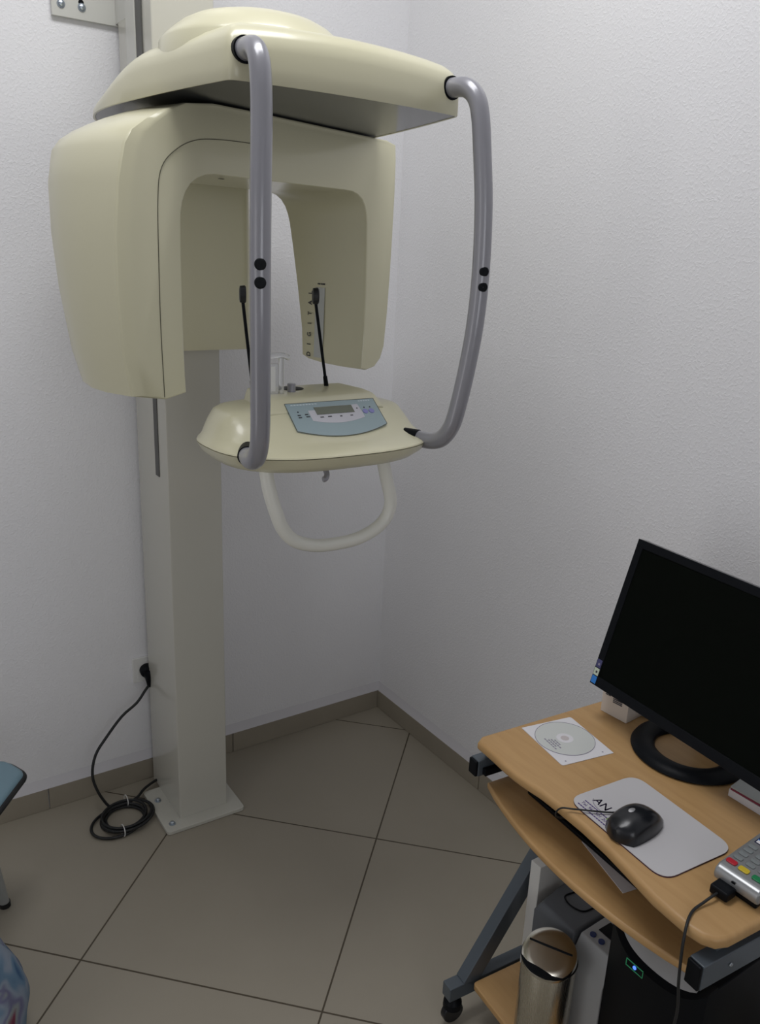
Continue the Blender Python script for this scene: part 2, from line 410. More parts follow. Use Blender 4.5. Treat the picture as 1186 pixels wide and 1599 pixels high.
# ---- head housing: plan outline lofted upwards
HC = (-.772, -.60); HF = -.954
def spl(pts, k): return [(p.x, p.y) for p in smooth_path([(x, y, 0) for x, y in pts], k)]
def plan_outline():
    """half outline (x offset, y) from front centre round to the back, dense"""
    front = [(.232 * i / 12, HF - .018 * (1 - (i / 12) ** 2)) for i in range(0, 12)]
    corner = [(.2255, HF + .0005), (.2305, HF + .004), (.2335, HF + .009)]
    side = spl([(.2360, HF + .018), (.252, HF + .10), (.272, HF + .22), (.290, HF + .36), (.296, HF + .47), (.286, HF + .57), (.25, HF + .67), (.17, HF + .73), (.0, HF + .745)], 5)
    return front[:-0 or None] + corner + side
HALF = plan_outline()
PLAN = [(HC[0] + x, y) for x, y in HALF] + [(HC[0] - x, y) for x, y in reversed(HALF[1:-1])]
def hloop(off, z, s=1.0):
    """off: inset in metres, then scale s towards the hub"""
    out = []
    cx_, cy_ = HC[0] - .045 * (1 - s), -.64
    for x, y in PLAN:
        dx, dy = x - cx_, y - cy_; r = math.hypot(dx, dy)
        f = (r - off) / r * s
        X, Y = cx_ + dx * f, cy_ + dy * f
        back_ = max(0, min(1, (y - (HF + .29)) / .26)); back_ = back_ * back_ * (3 - 2 * back_)
        lat = abs(x - HC[0]) / .235
        drop = 1 - (.80 * back_ * min(1, lat) + .15 * (1 - back_) * min(1, lat) ** 2) * (f if off > 0 or s < 1 else 1) ** 4.5
        out.append((X, Y, 1.9 + (z - 1.9) * drop))
    return out
bm = BM()
loft(bm, [hloop(.007, 1.9090), hloop(.005, 1.9000), hloop(.001, 1.8995), hloop(.0, 1.9010), hloop(.0, 1.925), hloop(.001, 1.952), hloop(.006, 1.972), hloop(.015, 1.984), hloop(.030, 1.993), hloop(.055, 2.000), hloop(.06, 2.004, .9), hloop(.06, 2.007, .7), hloop(.06, 2.009, .4), hloop(.06, 2.010, .15)])
HS = finish('head_housing', bm, MCREAM, MX, smooth=42)
bm = BM(); L = [(x, y) for x, y, z in hloop(.0065, 1.9)]
loft(bm, [[(x, y, 1.9008) for x, y in L], [(x, y, 1.9060) for x, y in L]])
finish('underside_panel', bm, MUNDER, HS, smooth=30)
b = BM(); lathe(b, (-.858, -.745, 1.985), (0, 0, 1), [(-.04, .178), (.006, .174), (.016, .166), (.028, .152), (.040, .136), (.050, .116), (.057, .09), (.060, .05), (.0605, .001)], 56)
finish('hub_cover', b, MCREAM, HS, smooth=60)
for sx in (-1, 1):
    x0 = HC[0] + sx * .2075
    b = BM(); cyl(b, (x0, -.930, 1.9445), (x0, HF - .0055, 1.9445), .0205, n=28)
    finish('tube_collar', b, MBLACK, HS)
# drive hub between housing and rotating arm
b = BM(); hb = Matrix.Translation((-.776, -.681, 0)) @ Matrix.Rotation(math.radians(18), 4, 'Z') @ Vector((0, .13, 0))
cyl(b, (hb.x, hb.y, 1.885), (hb.x, hb.y, 1.91), .08, n=40); finish('drive_hub', b, MBLACK, MX)

# ---- grey support tubes
def support_tube(sx):
    xc = HC[0]; X = lambda d: xc + sx * d
    pts = [(X(.2075), -.930, 1.9445), (X(.2085), -.965, 1.9445), (X(.211), -.998, 1.940), (X(.2145), -1.022, 1.921), (X(.217), -1.034, 1.888), (X(.220), -1.042, 1.83),
           (X(.2255), -1.050, 1.74), (X(.2280), -1.053, 1.63), (X(.2265), -1.050, 1.53), (X(.2220), -1.040, 1.44), (X(.2155), -1.026, 1.355),
           (X(.2120), -1.014, 1.318), (X(.208), -.992, 1.292), (X(.2035), -.962, 1.2815), (X(.193), -.925, 1.281), (X(.172), -.885, 1.281)]
    o = finish('support_tube', tube(BM(), smooth_path(pts, 6), .0170, 28), MTUBE, MX, smooth=60)
    o['label'] = 'left grey tube' if sx < 0 else 'right grey tube'
    for z, y in ((1.6235, -1.0525), (1.5955, -1.0522)):
        b = BM(); a = (X(.2295), y - .0135, z)
        dr = Vector((-.35, -1, 0)) if True else None
        c = Vector((X(.2293), y + .001, z)); d = dr.normalized()
        lathe(b, c + d * .0155, d, [(0, .0095), (.002, .0095), (.0035, .0080), (.004, .0035), (.0032, .0001)], 20)
        finish('tube_screw', b, MBLACK, o)
support_tube(-1); support_tube(1)

# ---- rotating arm: inverted U, turned 18 degrees
TH = math.radians(18)
AM = Matrix.Translation((-.776, -.681, 0)) @ Matrix.Rotation(TH, 4, 'Z')
def arm_loop(y, outer=0.0, inner=0.0, top=0.0, bot=0.0, dz=0.0):
    """outline in local x,z for the arm at depth y; offsets shrink the outer contour / widen the opening"""
    o = outer; i = inner; ro = o * (.2 if o > 0 else 1)
    pts = [(-.300, 1.366 + bot), (-.372 + o * .9, 1.378 + bot), (-.386 + o, 1.45), (-.393 + o, 1.56), (-.391 + o, 1.66), (-.381 + o, 1.75), (-.366 + o, 1.808),
           (-.350 + o * .9, 1.832 - top * .6), (-.320 + o * .7, 1.852 - top * .8), (-.285 + o * .4, 1.870 - top), (-.235, 1.889 - top), (-.17, 1.898 - top), (-.09, 1.899 - top), (.0, 1.899 - top), (.10, 1.899 - top), (.2, 1.899 - top), (.29, 1.899 - top),
           (.350 - ro * .6, 1.899 - top), (.384 - ro * .9, 1.893 - top), (.388 - ro, 1.86 - top * .5), (.389 - ro, 1.79), (.387 - ro, 1.69), (.384 - ro, 1.60), (.379 - ro, 1.51), (.371 - ro, 1.43), (.358 - ro * .9, 1.399 + bot),
           (.334 - ro * .4, 1.381 + bot), (.300, 1.375 + bot),
           (.281 + i * .2, 1.379 + bot), (.286 + i, 1.46), (.287 + i, 1.57), (.285 + i, 1.66), (.2825 + i, 1.715), (.2795 + i * .9, 1.734), (.2735 + i * .8, 1.751), (.263 + i * .6, 1.765 + i * .2), (.247 + i * .5, 1.7745 + i * .3), (.228 + i * .2, 1.779 + i * .4), (.20, 1.7798 + i * .4), (.1, 1.7790 + i * .4), (0, 1.7780 + i * .4), (-.1, 1.777 + i * .4),
           (-.170 - i * .2, 1.7765 + i * .4), (-.192 - i * .3, 1.7735 + i * .4), (-.211 - i * .5, 1.767 + i * .3), (-.227 - i * .65, 1.7565 + i * .2), (-.239 - i * .8, 1.742), (-.247 - i * .9, 1.724), (-.2515 - i, 1.703), (-.2535 - i, 1.65), (-.254 - i, 1.56), (-.254 - i, 1.46), (-.253 - i * .2, 1.374 + bot)]
    return [AM @ Vector((x, y, z)) for x, z in pts]
yb = .262
bm = BM()
rows = [arm_loop(-.0, .030, .0035, .004, .003), arm_loop(.0015, .020, .001, .001, .001), arm_loop(.0055, .0035, 0, 0, 0), arm_loop(.009, .0, 0, 0, 0), arm_loop(.10, -.008, .0, .0, 0), arm_loop(.17, -.005, .0, .003, .002), arm_loop(.235, .008, .0, .010, .008), arm_loop(yb, .022, .004, .016, .016)]
# lower ends of the heads are less deep than the shoulders
for r_i, row in enumerate(rows):
    if r_i < 4: continue
    for v in row:
        t = max(0, min(1, (v.z - 1.38) / .40)); f = .74 + .26 * t
        lc = AM.inverted() @ v; lc.y *= f; nv = AM @ lc; v.x, v.y = nv.x, nv.y
loft(bm, rows)
ARM = finish('rotating_arm', bm, MCREAM, MX, smooth=26)
# seam of the inner trim as a thin dark strip just proud of the front face
sm = fillet([(-.306, 1.369), (-.308, 1.50), (-.307, 1.62), (-.304, 1.735), (-.293, 1.780), (-.258, 1.812), (-.212, 1.832), (-.15, 1.840), (.0, 1.846)], .05, 3)
sm = smooth_path([AM @ Vector((x, -.0006, z)) for x, z in [(-.3045, 1.371), (-.3075, 1.50), (-.3065, 1.62), (-.3035, 1.725), (-.2925, 1.778), (-.2580, 1.811), (-.212, 1.831), (-.15, 1.8385), (-.06, 1.8415), (-.045, 1.842)]], 6)
finish('trim_seam', tube(BM(), sm, .0008, 6), MSEAM, ARM)
# lettering and strip on the inner side of the right head (local x = .286, facing -x)
def side_frame(y, z):   # local 2D: text x runs upwards, text y towards -depth
    o = AM @ Vector((.2800 + (z - 1.39) * .030, y, z)); R = AM.to_3x3()
    return frame(o, (0, 0, 1), R @ Vector((0, 1, 0)))
IN = lambda y, z: AM @ Vector((.2843, y, z))
b = BM()
for ch, z in zip('DIGITAL', (1.3975, 1.4225, 1.447, 1.474, 1.4985, 1.5245, 1.549)):
    text_bm(b, ch, .0135, side_frame(.1745, z) @ Matrix.Diagonal((1.15, 1.35, 1, 1))); text_bm(b, ch, .0135, side_frame(.1748, z + .0006) @ Matrix.Diagonal((1.15, 1.35, 1, 1)))
finish('lettering', b, MPRINTB, ARM, smooth=0)
b = BM(); R3 = AM.to_3x3()
M_ = Matrix.Translation((0, 0, 0))
loft(b, [[AM @ Vector((.2800 + dx_ + (z_ - 1.392) * .030, y_, z_)) for dx_, y_, z_ in ((0, .128, 1.392), (0, .157, 1.392), (0, .157, 1.563), (0, .128, 1.563))] for dx_ in (0,)] , False, False) if False else loft(b, [[AM @ Vector((.2800 + e_ + (z_ - 1.392) * .030, y_, z_)) for y_, z_ in ((.128, 1.392), (.157, 1.392), (.157, 1.563), (.128, 1.563))] for e_ in (0, .0008)]); finish('label_strip', b, mat('grey_strip', (0.56, 0.58, 0.57), 0.5), ARM, smooth=0)
b = BM()
for k, (dy, ln) in enumerate(((.150, .003), (.145, .004), (.139, .003), (.134, .004), (.1295, .003))):
    box(b, .2848, .2853, dy - ln / 2, dy + ln / 2, 1.570, 1.5735, AM)
finish('small_print', b, MPRINTB, ARM, smooth=0)
# screws on the arch underside
for xx in (-.165, -.105):
    b = BM(); box(b, xx - .006, xx + .006, .055, .060, 1.7755, 1.7762, AM); finish('vent_slot', b, MBLACK, ARM, smooth=0)

# ---- control panel body
PX = -.765
def ploop(a, front, back, z, n=2.7, zc=0.0, N=56):
    yc = -.815; out = []
    for i in range(N):
        t = 2 * math.pi * i / N; c, s = math.cos(t), math.sin(t)
        x = PX + a * math.copysign(abs(c) ** (2 / n), c)
        bb = (yc - front) if s < 0 else (back - yc)
        y = yc + bb * math.copysign(abs(s) ** (2 / n), s)
        out.append((x, y, z + zc * ((x - PX) / a) ** 2 if a else z))
    return out
bm = BM()
loft(bm, [ploop(.14, -.90, -.72, 1.2375), ploop(.185, -.945, -.69, 1.2395), ploop(.212, -.972, -.675, 1.247), ploop(.230, -.992, -.665, 1.262), ploop(.2385, -1.000, -.66, 1.2775)])
PB = finish('panel_base', bm, MCREAM, MX, smooth=60)
bm = BM()
loft(bm, [ploop(.2355, -.998, -.662, 1.2787), ploop(.2385, -1.000, -.66, 1.2792), ploop(.2378, -.9985, -.661, 1.2815), ploop(.2355, -.992, -.662, 1.2840), ploop(.232, -.975, -.664, 1.2872), ploop(.228, -.950, -.666, 1.2910, zc=.002), ploop(.223, -.927, -.670, 1.2950, n=3.0, zc=.003), ploop(.2125, -.894, -.675, 1.3186, n=3.1),
          ploop(.2005, -.868, -.682, 1.3370, n=3.2), ploop(.191, -.857, -.69, 1.3425, n=3.2), ploop(.178, -.845, -.70, 1.3455, n=3.2), ploop(.15, -.82, -.715, 1.3465, n=3.2)])
CP = finish('control_panel', bm, MCREAM, MX, smooth=30)
# raised console block with the sloping keypad face
DA = math.radians(36); DX = -.745
yt, zt = -.835, 1.362
sl = Vector((0, -math.cos(DA), -math.sin(DA)))
yb2, zb2 = yt + sl.y * .034, zt + sl.z * .034 - .0005
def cons(hw, y0, z0): return None
bm = BM()
prof = [(.100, -.690, 1.330), (.103, -.695, 1.360), (.112, -.720, 1.3705), (.122, -.800, 1.3700), (.1275, -.828, 1.3660), (.130, yt - .002, zt - .001), (.134, yb2, zb2), (.134, yb2 + .01, zb2 - .03)]
left = [(DX - .012 - hw, y, z) for hw, y, z in prof]; right = [(DX - .012 + hw, y, z) for hw, y, z in prof]
nn = 10; loops = []
for a_, b_ in zip(left, right):
    loops.append([tuple(Vector(a_).lerp(Vector(b_), i / nn)) for i in range(nn + 1)])
# close underneath
rows = [[bm.verts.new(p) for p in L] for L in loops]
for a_, b_ in zip(rows, rows[1:]):
    for i in range(nn): bm.faces.new((a_[i], a_[i + 1], b_[i + 1], b_[i]))
for side in (0, nn):
    vs_ = [r[side] for r in rows]
    lo = [bm.verts.new((v.co.x + (-.02 if side == 0 else .02), v.co.y, 1.30)) for v in vs_]
    for i in range(len(vs_) - 1): bm.faces.new((vs_[i], vs_[i + 1], lo[i + 1], lo[i]))
    if side == 0: lo0 = lo
bm.faces.new([r for r in rows[0]] + [lo[0], lo0[0]]); bm.faces.new([r for r in rows[-1]][::-1] + [lo0[-1], lo[-1]])
finish('console_block', bm, MCREAM, CP, smooth=25, bevel=(.003, 2))
# keypad label plate on the slope: local x across, local y up the slope
DM = frame(Vector((DX, yt, zt)), (1, 0, 0), -sl)
arc = lambda xw, s0, sag, n=14: [(-xw + 2 * xw * i / n, -(s0 + sag * (1 - (2 * i / n - 1) ** 2))) for i in range(n + 1)]
pt = [(.106, -.012), (-.103, -.012)] + arc(.105, .085, .022)
KP = finish('keypad_plate', prism(BM(), pt, -.006, .0014, DM), MDISP, CP, smooth=0)
bm = BM(); rim = [DM @ Vector((x, y, .0012)) for x, y in pt]; rim.append(rim[0]); 
dense = []
for a_, b_ in zip(rim, rim[1:]): dense += [a_.lerp(b_, k / 3) for k in range(3)]
tube(bm, dense + [rim[0]], .0007, 6); finish('plate_border', bm, MSEAM, KP)
wp = [(.060, -.026), (.062, -.048)] + [(.062 - .122 * i / 10, -(.062 + .010 * (1 - (2 * i / 10 - 1) ** 2))) for i in range(11)] + [(-.060, -.034), (-.042, -.034), (-.040, -.026)]
finish('pale_keypad_area', prism(BM(), wp, .0014, .0018, DM), MDISPW, KP, smooth=0)
finish('lcd_screen', prism(BM(), [(.044, -.027), (.044, -.047), (-.044, -.047), (-.044, -.027)], .0018, .0026, DM), MLCD, KP, smooth=0)
for x in (.070, .085):
    b = BM(); cyl(b, DM @ Vector((x, -.047, .0014)), DM @ Vector((x, -.047, .0026)), .0062, n=20); finish('round_button', b, MBTN, KP)
b = BM()
for x, y in ((.072, -.036), (.086, -.036), (.054, -.037), (-.083, -.036)):
    cyl(b, DM @ Vector((x, y, .0014)), DM @ Vector((x, y, .0021)), .0016, n=10)
for x, y, wd in ((-.084, -.045, .007), (-.084, -.051, .007), (-.067, -.044, .007), (-.066, -.050, .008), (-.036, -.054, .008), (-.018, -.054, .009), (.008, -.055, .005), (.033, -.055, .006)):
    box(b, x - wd / 2, x + wd / 2, y - .0012, y + .0012, .0018, .0022, DM)
finish('key_symbols', b, MPRINTB, KP, smooth=0)
b = BM()
for i in range(9): box(b, -.092 + i * .0068, -.087 + i * .0068, -.0185, -.0160, .0014, .0017, DM)
for i in range(5): box(b, .066 + i * .006, .0705 + i * .006, -.0185, -.0160, .0014, .0017, DM)
finish('faint_print', b, MPRINTW, KP, smooth=0)
# recess behind the console, clear bite guide, grey socket, rods
b = BM(); lathe(b, (-.785, -.755, 1.3700), (0, 0, 1), [(0, .026), (.0010, .026), (.0012, .024), (.0013, .001)], 28); finish('pivot_opening', b, MBLACK, CP)
b = BM()
for x in (-.868, -.832): 
    cyl(b, (x, -.80, 1.345), (x, -.80, 1.442), .0060, n=16)
BG = finish('bite_guide', b, MCLEAR, CP)
b = BM(); box(b, -.862, -.838, -.803, -.798, 1.35, 1.430); finish('guide_scale', b, MCLEAR, BG, bevel=(.001, 1))
b = BM(); box(b, -.857, -.847, -.8045, -.8035, 1.375, 1.425); finish('scale_print', b, MWHITE, BG, smooth=0)
b = BM(); tube(b, smooth_path([(-.892, -.80, 1.438), (-.868, -.80, 1.444), (-.832, -.80, 1.446), (-.815, -.802, 1.440)], 5), .0055, 12)
finish('guide_crossbar', b, MCLEAR, BG)
b = BM(); lathe(b, (-.803, -.79, 1.366), (0, 0, 1), [(0, .0085), (.020, .0085), (.021, .0075), (.0211, .0001)], 24); finish('grey_socket', b, MTUBE, CP)
for bx0, top in (((-.694, -.745, 1.368), (-.742, -.775, 1.552)), ((-.868, -.745, 1.366), (-.9035, -.775, 1.554))):
    p0 = Vector(bx0); p1 = Vector(top); d = (p1 - p0).normalized()
    b = BM(); cyl(b, p0, p1, .0033, n=12); cyl(b, p0, p0 + d * .024, .0052, .0045, n=14)
    ro = finish('temple_rod', b, MBLACK, CP)
    dd = Vector((.93, -.36, .0)).normalized()
    b = BM(); lathe(b, p1 - dd * .006 + Vector((0, 0, .008)), dd, [(0, .009), (.001, .0125), (.010, .0135), (.0125, .012), (.013, .0001)], 24)
    for v in b.verts: v.co.z = p1.z + .008 + (v.co.z - p1.z - .008) * 1.25
    finish('temple_pad', b, MRUB, ro)
for sx in (-1, 1):
    b = BM(); cyl(b, (HC[0] + sx * .172, -.885, 1.281), (HC[0] + sx * (.1955 if sx < 0 else .1935), -.931 if sx < 0 else -.932, 1.281), .0190, n=28)
    finish('tube_collar', b, MBLACK, PB)
# release lever under the panel
b = BM(); tube(b, smooth_path([(-.812, -.95, 1.243), (-.812, -.956, 1.236), (-.818, -.962, 1.229), (-.824, -.962, 1.228)], 4), .0055, 10); finish('release_lever', b, MTUBE, MX)
# patient grab handle
hp = [(-.905, -.92, 1.250), (-.900, -.925, 1.21), (-.888, -.93, 1.165), (-.872, -.93, 1.128), (-.845, -.93, 1.100), (-.800, -.93, 1.084), (-.750, -.93, 1.080), (-.700, -.93, 1.083), (-.655, -.93, 1.098), (-.628, -.93, 1.122), (-.620, -.93, 1.155), (-.629, -.925, 1.20), (-.640, -.92, 1.252)]
finish('grab_handle', tube(BM(), smooth_path([(x - .020, y, z - .002) for x, y, z in hp], 6), .0135, 22), MCREAM2, MX, smooth=60)

# ------------------------------------------------------------------ wall socket + power cord
b = BM(); pf = [(x, y) for x, y in fillet([(-.9275, .352), (-.9275, .4335), (-.8455, .4335), (-.8455, .352)], .004, 3)]
SM = Matrix(((1, 0, 0, 0), (0, 0, -1, 0), (0, 1, 0, 0), (0, 0, 0, 1)))
b = prism(BM(), pf, .0005, .009, SM)
SO = thing('wall_socket', 'square ivory wall socket beside the machine column with black plug in it', 'socket', (-.8865, 0, .352))
finish('socket_frame', b, MWHITE, SO, bevel=(.0015, 2))
b = BM(); box(b, -.915, -.858, -.0105, -.0088, .364, .4215); finish('socket_insert', b, MWHITE, SO, bevel=(.001, 1))
b = BM(); cyl(b, (-.8865, -.0103, .3925), (-.8865, -.0112, .3925), .021, n=32); finish('socket_well', b, mat('socket_shade_grey', (.5, .5, .48), .5), SO)
CD = thing('power_cord', 'black power cord from the wall socket, coiled on the floor by the machine base', 'cord', (-1.03, -.17, 0))
b = BM(); lathe(b, (-.8885, -.0115, .394), (0, -1, -.10), [(0, .0205), (.014, .0215), (.020, .020), (.024, .015), (.0245, .0001)], 28)
tube(b, smooth_path([(-.8885, -.028, .396), (-.887, -.034, .380), (-.886, -.035, .362), (-.8865, -.034, .345)], 5), .012, 16, rf=lambda t: .017 - .0095 * t)
finish('plug', b, MBLACK, CD, smooth=50)
cx, cy = -1.025, -.172
path = [(-.8865, -.034, .350), (-.905, -.046, .340), (-.935, -.054, .310), (-.985, -.065, .284), (-1.037, -.076, .235), (-1.076, -.092, .195), (-1.092, -.105, .140), (-1.082, -.114, .085), (-1.060, -.118, .035), (-1.045, -.119, .012)]
def el(t, ra, rb, z, ox=0, oy=0):
    a = math.radians(20); X = ra * math.cos(t); Y = rb * math.sin(t)
    return (cx + ox + X * math.cos(a) - Y * math.sin(a), cy + oy + X * math.sin(a) + Y * math.cos(a), z)
loops_ = [(.068, .062, .0065, 0, 0), (.060, .056, .0160, -.002, 0), (.085, .070, .0075, -.018, -.012), (.052, .052, .0065, 0, .002), (.070, .060, .0240, .004, 0), (.078, .066, .0170, .010, -.006)]
t0 = math.radians(118)
for k, (ra, rb, z, ox, oy) in enumerate(loops_):
    for i in range(16):
        f = i / 16; n_ = loops_[(k + 1) % len(loops_)] if k < len(loops_) - 1 else loops_[k]
        s = f * f * (3 - 2 * f)
        path.append(el(t0 + 2 * math.pi * f, ra + (n_[0] - ra) * s, rb + (n_[1] - rb) * s, z + (n_[2] - z) * s, ox + (n_[3] - ox) * s, oy + (n_[4] - oy) * s))
path += [(-.975, -.115, .018), (-.935, -.085, .022), (-.893, -.062, .022), (-.875, -.058, .020)]
finish('cable', tube(BM(), smooth_path(path, 4), .0042, 10), MRUB, CD, smooth=60)
for (tx, ty, ww) in ((-.998, -.105, 0), (-1.048, -.236, 1)):
    b = BM(); pth = [Vector((tx + .000, ty, .016)) + Vector((.008 * math.sin(a) * .2, .020 * math.cos(a), .015 * math.sin(a))) for a in [2 * math.pi * i / 20 for i in range(21)]]
    tube(b, pth, .0014, 6); finish('cable_tie', b, MWHITE, CD)

# ------------------------------------------------------------------ computer desk, turned 4.4 degrees
DR = math.radians(4.4)
A0 = Vector((-.6115, -1.2165, 0))
# local: u along the front edge (towards the camera side, -y), v towards the wall (+x)
ud = Vector((-math.sin(DR), -math.cos(DR), 0)); vd = Vector((math.cos(DR), -math.sin(DR), 0))
DKM = Matrix(((ud.x, vd.x, 0, A0.x), (ud.y, vd.y, 0, A0.y), (0, 0, 1, 0), (0, 0, 0, 1)))   # (u, v, z) -> world
WU = .585; WV = .50
def uvz(u, v, z): return DKM @ Vector((u, v, z))
DK = thing('computer_desk', 'small beech computer desk on slate grey metal frame against the right wall', 'desk', tuple(uvz(WU / 2, .25, 0)))
def tb(bm, a, b_, wv, wz):  # straight rectangular tube between two points; wv across, wz height
    a = Vector(a); b_ = Vector(b_); d = (b_ - a).normalized(); s = ud.copy()
    if abs(d.dot(s)) > .9: s = vd.copy()
    t = d.cross(s).normalized()
    L = lambda c: [c + s * sx * wv / 2 + t * tx * wz / 2 for sx, tx in ((-1, -1), (1, -1), (1, 1), (-1, 1))]
    return loft(bm, [L(a), L(b_)])
front = [(.0, .020), (.012, .002), (.06, .002), (.10, .0005), (.135, .001), (.165, .0055), (.195, .0110), (.24, .0135), (.30, .0150), (.36, .0115), (.405, .006), (.445, .0005), (.475, -.0035), (.51, -.0035), (.54, -.003)]
fp = [(u, v) for u, v in front]
out = fp + [(.562, .002), (.578, .014), (WU, .035), (WU, WV), (0, WV)]
top_pts = [tuple(p) for p in [(q.x, q.y) for q in [uvz(u, v, 0) for u, v in out]]]
def rounded_slab(pts, z0, z1, r, k=4):
    """slab with rounded rim: offset loops inward"""
    P = [Vector(p) for p in pts]; n = len(P)
    area_ = sum(P[i].x * P[(i + 1) % n].y - P[(i + 1) % n].x * P[i].y for i in range(n)); sg = 1 if area_ > 0 else -1
    nor = []
    for i in range(n):
        t = (P[(i + 1) % n] - P[i - 1]).normalized(); nor.append(Vector((-t.y, t.x)) * sg)
    loops = []
    for j in range(k + 1):
        a = math.pi / 2 * j / k; off = r * (1 - math.sin(a)); z = z0 + r * (1 - math.cos(a)); loops.append([(P[i].x + nor[i].x * off, P[i].y + nor[i].y * off, z) for i in range(n)])
    for j in range(k + 1):
        a = math.pi / 2 * j / k; off = r * (1 - math.cos(a)); z = z1 - r * (1 - math.sin(a)); loops.append([(P[i].x + nor[i].x * off, P[i].y + nor[i].y * off, z) for i in range(n)])
    return loft(BM(), loops)
finish('desk_top', rounded_slab(top_pts, .708, .730, .008), MWOOD, DK, smooth=45)
# keyboard tray, bowed front
tr = [(.008, .040)] + [(.008 + .520 * i / 14, .040 - .042 * math.sin(math.pi * i / 14) ** .8) for i in range(1, 14)] + [(.528, .040), (.528, .36), (.008, .36)]
tray_pts = [(q.x, q.y) for q in [uvz(u, v, 0) for u, v in tr]]
TRY = finish('keyboard_tray', rounded_slab(tray_pts, .604, .620, .005), MWOOD, DK, smooth=45)
# rails, legs, feet, shelf
for u, fv, rz, rh in ((-.002, .010, .660, .036), (.567, -.006, .668, .044)):
    s_ = finish('side_rail', tb(BM(), uvz(u, fv, rz), uvz(u, .46, rz), .026, rh), MFRAME, DK, bevel=(.002, 2))
    finish('rail_end_cap', tb(BM(), uvz(u, fv - .006, rz), uvz(u, fv, rz), .024, rh - .002), MBLACK, s_, bevel=(.002, 2))
    for v in (.05, .34): finish('spacer_bracket', tb(BM(), uvz(u + (.006 if u < .1 else -.006), v, .675), uvz(u + (.006 if u < .1 else -.006), v, .7075), .014, .030), MFRAME, DK, bevel=(.001, 1))
    b = BM(); tb(b, uvz(u + (.02 if u < .1 else -.02), .02, .655), uvz(u + (.02 if u < .1 else -.02), .38, .655), .010, .014); finish('drawer_slide', b, MBLACK, DK)
    # foot, diagonal leg, castors
    finish('foot_bar', tb(BM(), uvz(u + .010, -.022, .097), uvz(u + .010, .40, .097), .030, .036), MFRAME, DK, bevel=(.002, 2))
    finish('leg', tb(BM(), uvz(u + .010, .030, .105), uvz(u + .010, .385, .655), .030, .040), MFRAME, DK, bevel=(.002, 2))
    b = BM(); cyl(b, uvz(u + .010, -.0225, .097), uvz(u + .010, -.0215, .097), .012, n=16)
    for v in (-.002, .38):
        b = BM(); a = uvz(u + .010 - .009, v, .034); c = uvz(u + .010 + .009, v, .034)
        cs = finish('castor', cyl(b, a, c, .0255, n=28), MBLACKG, DK, bevel=(.003, 2))
        b = BM(); lathe(b, uvz(u + .010, v, .050), (0, 0, 1), [(0, .0215), (.014, .0205), (.024, .013), (.0305, .006), (.031, .0001)], 20); finish('castor_hood', b, MBLACK, cs)
sp_ = fillet([(.030, .032), (.545, .032), (.545, .38), (.030, .38)], .01, 3)
finish('lower_shelf', rounded_slab([(q.x, q.y) for q in [uvz(u, v, 0) for u, v in sp_]], .102, .118, .003), MWOOD, DK, smooth=45)
b = BM()
for (u, v, z) in ((.575 + .007, .105, .668), (.575 + .007, .06, .66)): pass
b = BM(); lathe(b, uvz(.581, .055, .668), ud, [(0, .0035), (.0015, .003), (.0018, .0001)], 12); finish('rail_screw', b, MSCREW, DK)

# ------------------------------------------------------------------ on the desk
ZD = .7303
# monitor
mo = Vector((-.350, -1.2728, .8111)); e = Vector((-.08, -1, 0)).normalized(); nb = Vector((e.y * -1, e.x, 0)); 
tau = math.radians(15.6)
up = nb * math.sin(tau) + Vector((0, 0, 1)) * math.cos(tau); back = e.cross(up) * -1
if back.dot(nb) < 0: back = -back
MM = Matrix(((e.x, up.x, back.x, mo.x), (e.y, up.y, back.y, mo.y), (e.z, up.z, back.z, mo.z), (0, 0, 0, 1)))
MO = thing('monitor', 'black flat computer monitor tilted back on a round open base, screen off', 'monitor', (-.275, -1.47, ZD))
WM, HM = .475, .318
b = loft(BM(), [[MM @ Vector((x, y, z)) for x, y in q] for q, z in ((fillet([(0, 0), (WM, 0), (WM, HM), (0, HM)], .004, 2), 0.0), (fillet([(0, 0), (WM, 0), (WM, HM), (0, HM)], .004, 2), .016), (fillet([(.02, .02), (WM - .02, .02), (WM - .02, HM - .02), (.02, HM - .02)], .004, 2), .030), (fillet([(.10, .06), (WM - .10, .06), (WM - .10, HM - .06), (.10, HM - .06)], .004, 2), .052))])
CS = finish('monitor_case', b, MBLACKG, MO, smooth=30)
# raised bezel frame
b = BM(); bw = .0165
for q in ((0, WM, 0, bw + .004), (0, WM, HM - bw, HM), (0, bw, bw + .004, HM - bw), (WM - bw, WM, bw + .004, HM - bw)): box(b, q[0], q[1], q[2], q[3], -.0022, .0005, MM)
finish('bezel', b, MBLACK, MO, bevel=(.0008, 1))
finish('screen', bx(bw, WM - bw, bw + .004, HM - bw, -.0003, .0004, M=MM), MSCREEN, MO, smooth=0)
for nm_, y0, y1, mt_ in (('blue', .003, .0185, MSTKB), ('pale', .0205, .0355, MSTKW), ('violet', .0375, .0545, MSTKP)):
    b = BM(); box(b, .002, .0150, y0, y1, -.0029, -.0022, MM); s_ = finish('sticker', b, mt_, MO, smooth=0); s_['label'] = nm_ + ' sticker'
    if nm_ != 'blue':
        b = BM(); box(b, .007, .0115, y0 + .005, y0 + .0095, -.0032, -.0029, MM); finish('sticker_mark', b, MPRINTG if nm_ == 'violet' else MPRINTB, s_, smooth=0)
